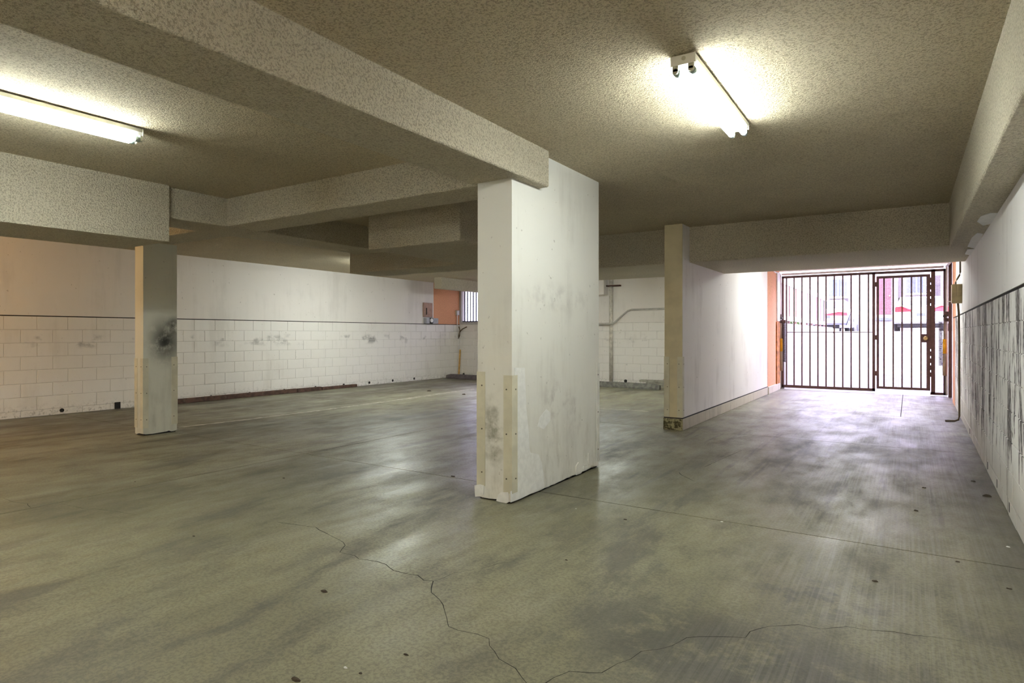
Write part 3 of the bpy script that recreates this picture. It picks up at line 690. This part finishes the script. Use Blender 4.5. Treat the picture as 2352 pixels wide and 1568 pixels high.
# litter on the floor
def chip(px, py, s, mat, label):
    p = on_z(px, py); n_ = 7; bm = bmesh.new()
    a = random.uniform(0, 6); el = random.uniform(1.4, 2.4)
    top = [(p.x + s * el * math.cos(k * 2 * math.pi / n_ + a) * random.uniform(.7, 1.1), p.y + s * math.sin(k * 2 * math.pi / n_ + a) * random.uniform(.7, 1.1)) for k in range(n_)]
    lo = [bm.verts.new((x, y, 0.0)) for x, y in top]; hi = [bm.verts.new((p.x + (x - p.x) * .7, p.y + (y - p.y) * .7, s * random.uniform(.3, .7))) for x, y in top]
    bm.faces.new(hi); bm.faces.new(lo[::-1])
    for k in range(n_): bm.faces.new((lo[k], lo[(k + 1) % n_], hi[(k + 1) % n_], hi[k]))
    return tag(finish(bm, 'litter_scrap', mat), label, 'litter', 'scraps of litter on the floor')
def lt(px, py):
    q = on_z(px, py)
    return ('dark leaf scrap on the floor beside the peeling wall' if q.x > 0.05 else 'small dark scrap on the drive aisle floor' if q.x > -2.3 else
            'dark scrap on the far bay floor towards the block wall' if q.x < -5.4 else 'small dark scrap on the floor near the long crack')
for px, py, s in ((680, 1561, .012), (744, 1358, .012), (932, 1503, .007), (828, 1546, .006), (2268, 1139, .02), (2104, 1173, .012), (2122, 1120, .01), (2318, 1352, .008), (2235, 1105, .012),
                  (1436, 1193, .008), (1301, 1286, .006), (652, 1098, .010), (1040, 1094, .012), (445, 1231, .006), (310, 1106, .006), (2010, 1335, .010), (2200, 1290, .006), (986, 898, .03), (1065, 906, .03)):
    chip(px, py, s, 'litter', lt(px, py))
for px, py, s in ((2316, 1256, .008), (1658, 1198, .006), (794, 1533, .006), (1323, 1168, .004)):
    chip(px, py, s, 'chip', 'tiny white paint chip on the concrete floor')

# ------------------------------------------------------------------ outside: ramp, fence, street, building, cars
Y_TOP, Z_TOP = 27.5, 1.36
rp = prism('driveway_pavement', 'ramp', [(-2.45, 15.25, -0.012), (-2.45, Y_TOP, Z_TOP), (-2.45, Y_TOP, -0.4), (-2.45, 15.25, -0.4)], (4.6, 0, 0)); struct(rp, 'sunlit concrete ramp rising from the gate')
struct(box('lot_ground', 'ramp', -30, 30, Y_TOP, 60, -0.3, Z_TOP), 'sunlit parking lot beyond the ramp')
ret = struct(box('retaining_wall', 'cream', -2.75, -2.40, 15.26, 26.0, -0.3, 1.50), 'pale retaining wall beside the ramp')
struct(box('retaining_wall_far', 'cream', 2.15, 2.5, 15.26, Y_TOP, -0.3, 1.45), 'pale low wall on the far side of the ramp')
struct(box('garden_ground', 'cream', -14, -2.75, 15.26, Y_TOP, -0.3, 1.44), 'raised ground behind the retaining wall')
fence = empty('metal_fence', (-2.55, 15.4, 1.5)); tag(fence, 'white railing fence with dark posts on the retaining wall', 'fence')
box('rail', 'white', -0.03, 0.03, 0, 9.6, 0.08, 0.19, fence); box('rail', 'white', -0.03, 0.03, 0, 9.6, 0.96, 1.10, fence)
for k in range(9): box('post', 'picket', -0.025, 0.025, 0.35 + 1.1 * k, 0.40 + 1.1 * k, -0.0, 1.0, fence)
for k in range(45): box('picket', 'white', -0.012, 0.012, 0.12 + 0.21 * k, 0.145 + 0.21 * k, 0.12, 1.02, fence)
nb = empty('neighbour_building', (-7.0, 22, 1.44)); tag(nb, 'pale pink clapboard building behind the white railing', 'building')
box('wall', 'siding', -3, 0, -5, 7, 0, 5.5, nb)
for k in range(24): box('batten', 'cream', 0, 0.04, -4.95 + 0.5 * k, -4.83 + 0.5 * k, 0, 5.5, nb)
def shrub(x, y, z, r, label):
    rt = empty('shrub', (x, y, z)); tag(rt, label, 'shrub', 'shrubs behind the railing')
    bm = bmesh.new()
    for k in range(130):
        v = Vector((random.gauss(0, 1), random.gauss(0, 1), random.gauss(0, 1))).normalized() * r * random.uniform(.5, 1)
        c = Vector((v.x, v.y, abs(v.z) * 1.1 + 0.05)); d = Vector((random.uniform(-1, 1), random.uniform(-1, 1), random.uniform(-.3, 1))).normalized() * 0.09
        s = d.cross(Vector((random.uniform(-1, 1), random.uniform(-1, 1), 0.3))).normalized() * 0.03
        q = [bm.verts.new(c - d), bm.verts.new(c + s), bm.verts.new(c + d), bm.verts.new(c - s)]; bm.faces.new(q)
    tag(finish(bm, 'foliage', 'leaf', rt), kind='stuff')
    tube('stem', 'cable', [(0, 0, 0), (0.01, 0, r * 0.9)], 0.015, rt, 6)
for i, (y, r) in enumerate(((16.3, .35), (17.1, .42), (18.0, .38), (19.2, .40), (20.4, .36))):
    shrub(-3.1, y, 1.44, r, 'small leafy green shrub behind the white railing')

YBD = 38.0
def bx(px, py): return on_y(px, py, YBD)
bd = empty('street_building', (0, YBD, Z_TOP)); tag(bd, 'cream apartment building with barred windows across the lot', 'building')
def bpart(name, mat, px0, px1, py0, py1, y0, y1, parent=bd):
    a = on_y(px0, py1, YBD); b = on_y(px1, py0, YBD)
    return box(name, mat, a.x, b.x, y0, y1, max(a.z - Z_TOP, 0), b.z - Z_TOP, parent)
box('wall', 'cream', -16, 14, 0.02, 6, 0, 7.5, bd)
for (a, b, c, d) in ((1906, 1945, 641, 680), (2083, 2127, 636, 672)):
    w = bpart('window', 'white', a - 5, b + 5, c - 4, d + 6, -0.10, 0.02)
    bpart('pane', 'pane', a, b, c, d, -0.13, -0.10, w)
    bpart('mullion', 'white', (a + b) / 2 - 1.2, (a + b) / 2 + 1.2, c, d, -0.15, -0.12, w)
    for k in range(6):
        q = a + (b - a) * k / 5
        bpart('bar', 'dark_iron', q - 0.4, q + 0.4, c - 1, d + 1, -0.22, -0.20, w)
    bpart('bar', 'dark_iron', a - 1, b + 1, c - 1, c - 0.4, -0.22, -0.20, w); bpart('bar', 'dark_iron', a - 1, b + 1, d + 0.4, d + 1, -0.22, -0.20, w)
dd = bpart('door', 'door_red', 2013, 2047, 634, 722, -0.12, 0.02)
bpart('door_knob', 'brass', 2042.5, 2045, 678, 681, -0.2, -0.12, dd)
bpart('siding_panel', 'siding', 1936, 1948, 687, 718, -0.05, 0.02); bpart('siding_panel', 'siding', 1906, 1935, 687, 702, -0.05, 0.02)
bpart('siding_panel', 'siding', 2064, 2130, 682, 694, -0.05, 0.02); bpart('siding_panel', 'siding', 2147, 2160, 632, 690, -0.05, 0.02); bpart('siding_panel', 'siding', 2064, 2070, 638, 694, -0.05, 0.02)
bpart('porch', 'cream', 2005, 2060, 724, 764, -1.6, 0.02); bpart('step', 'blue_step', 2010, 2050, 731, 737, -1.7, -1.6)
tag(tube('drain_pipe', 'grey', [(on_y(1971, 700, 34).x, 34, Z_TOP), (on_y(1971, 700, 34).x, 34, 5.2)], 0.06, seg=8), 'tall grey pole standing in the lot', 'pole')
lx = on_y(1980, 740, 30).x
lad = empty('stepladder', (lx, 30, Z_TOP)); tag(lad, 'grey folding stepladder standing beside the tall pole', 'ladder')
for s, (a, b) in (('front', (-0.25, 0.0)), ('rear', (0.22, 0.02))):
    for e in (-0.18, 0.18): tube('leg', 'grey', [(a, e, 0), (b, e * 0.6, 1.55)], 0.022, lad, 6)
for k in range(4): box('step', 'grey', -0.27 + 0.055 * k, -0.15 + 0.055 * k, -0.16, 0.16, 0.3 * (k + 1), 0.3 * (k + 1) + 0.025, lad)
cxp = on_y(1945, 750, 30).x
ct = empty('hand_cart', (cxp, 30, Z_TOP)); tag(ct, 'low dark hand cart parked beside the pickup', 'cart')
box('tray', 'bumper', -0.25, 0.25, -0.35, 0.35, 0.16, 0.28, ct); tube('handle', 'dark_iron', [(0.0, -0.33, 0.26), (0.12, -0.5, 0.6), (0.16, -0.55, 0.72)], 0.02, ct, 6)
for sx in (-0.25, 0.25):
    for sy in (-0.22, 0.22): tube('wheel', 'tyre', [(sx - 0.02, sy, 0.09), (sx + 0.02, sy, 0.09)], 0.09, ct, 14)

def car(name, label, x, y, w, length, h, hood, tail, lamp):
    """rear end at local y = 0, facing the camera; profiles lofted across the width"""
    r = empty(name, (x, y, Z_TOP)); tag(r, label, 'car')
    hw = w / 2
    bm = bmesh.new()
    prof = [(0.10, 0.30), (0.0, 0.45), (0.02, 0.70), (0.12, hood), (length - 1.1, hood), (length - 0.25, hood - 0.12), (length, 0.62), (length - 0.02, 0.38), (length - 0.15, 0.26)]
    rings = []
    for u, inset in ((-hw, 0.10), (-hw + 0.04, 0.0), (-hw * 0.5, -0.02), (hw * 0.5, -0.02), (hw - 0.04, 0.0), (hw, 0.10)):
        rings.append([bm.verts.new((u, py + (inset * 0.5 if py < length / 2 else -inset * 0.5), pz - (inset * 0.3 if pz > 0.6 else 0))) for py, pz in prof])
    for a, b in zip(rings, rings[1:]):
        for i in range(len(prof)): bm.faces.new((a[i], b[i], b[(i + 1) % len(prof)], a[(i + 1) % len(prof)]))
    bm.faces.new(rings[0]); bm.faces.new(rings[-1][::-1])
    body = finish(bm, 'body', 'car_white', r, smooth=False)
    c0, c1, c2, c3 = tail
    bm = bmesh.new(); rings = []
    for u, s in ((-hw + 0.07, 0.0), (-hw + 0.19, 1.0), (hw - 0.19, 1.0), (hw - 0.07, 0.0)):
        rings.append([bm.verts.new((u, c0, hood - 0.02)), bm.verts.new((u, c0 + (c1 - c0) * s, hood + (h - hood) * s)), bm.verts.new((u, c3 + (c2 - c3) * s, hood + (h - hood) * s)), bm.verts.new((u, c3, hood - 0.02))])
    for a, b in zip(rings, rings[1:]):
        for i in range(3): bm.faces.new((a[i], a[i + 1], b[i + 1], b[i]))
    finish(bm, 'cabin', 'car_white', r)
    # rear window and side glass
    f = lambda t: (c0 + (c1 - c0) * t - 0.012, hood + (h - hood) * t)
    (ya, za), (yb, zb) = f(0.22), f(0.86)
    prism('rear_window', 'pane', [(-hw + 0.24, ya, za), (hw - 0.24, ya, za), (hw - 0.30, yb, zb), (-hw + 0.30, yb, zb)], (0, 0.02, 0.0), r)
    for s in (-1, 1):
        lampp = [(s * (hw - 0.02), 0.01, lamp[0]), (s * (hw - 0.02 - lamp[2]), -0.012, lamp[0] + 0.02), (s * (hw - 0.02 - lamp[2]), -0.002, lamp[0] + 0.09), (s * (hw - lamp[2] * 0.45), 0.0, lamp[1]), (s * (hw - 0.03), 0.03, lamp[1] - 0.03)]
        prism('tail_lamp', 'tail', lampp, (0, 0.1, 0), r)
        for yy in (0.75, length - 0.8):
            wh = tube('wheel', 'tyre', [(s * (hw - 0.16), yy, 0.31), (s * (hw + 0.01), yy, 0.31)], 0.31, r, 20)
            tube('hub', 'grey', [(s * (hw + 0.005), yy, 0.31), (s * (hw + 0.02), yy, 0.31)], 0.18, wh, 14)
    box('bumper', 'bumper' if lamp[3] else 'car_white', -hw + 0.03, hw - 0.03, -0.06, 0.14, 0.34, 0.52, r, bevel=0.03)
    box('underbody', 'tyre', -hw + 0.1, hw - 0.1, 0.12, length - 0.3, 0.17, 0.32, r)
    box('license_plate', 'blue_step', -0.15, 0.15, -0.025, 0.0, 0.60, 0.70, r)
    return r
p = on_y(2116, 750, 28.6)
car('sedan', 'white sedan with long red tail lamps parked across the lot', p.x, 28.6, 1.78, 4.4, 1.40, 0.98, (0.55, 1.15, 2.3, 3.2), (0.76, 0.98, 0.56, False))
p = on_y(1898, 750, 30.5)
car('hatchback', 'white hatchback with a red stripe of tail lamps behind the railing', p.x, 30.5, 1.68, 4.1, 1.42, 0.95, (0.10, 0.45, 2.3, 3.0), (0.70, 0.86, 0.80, True))
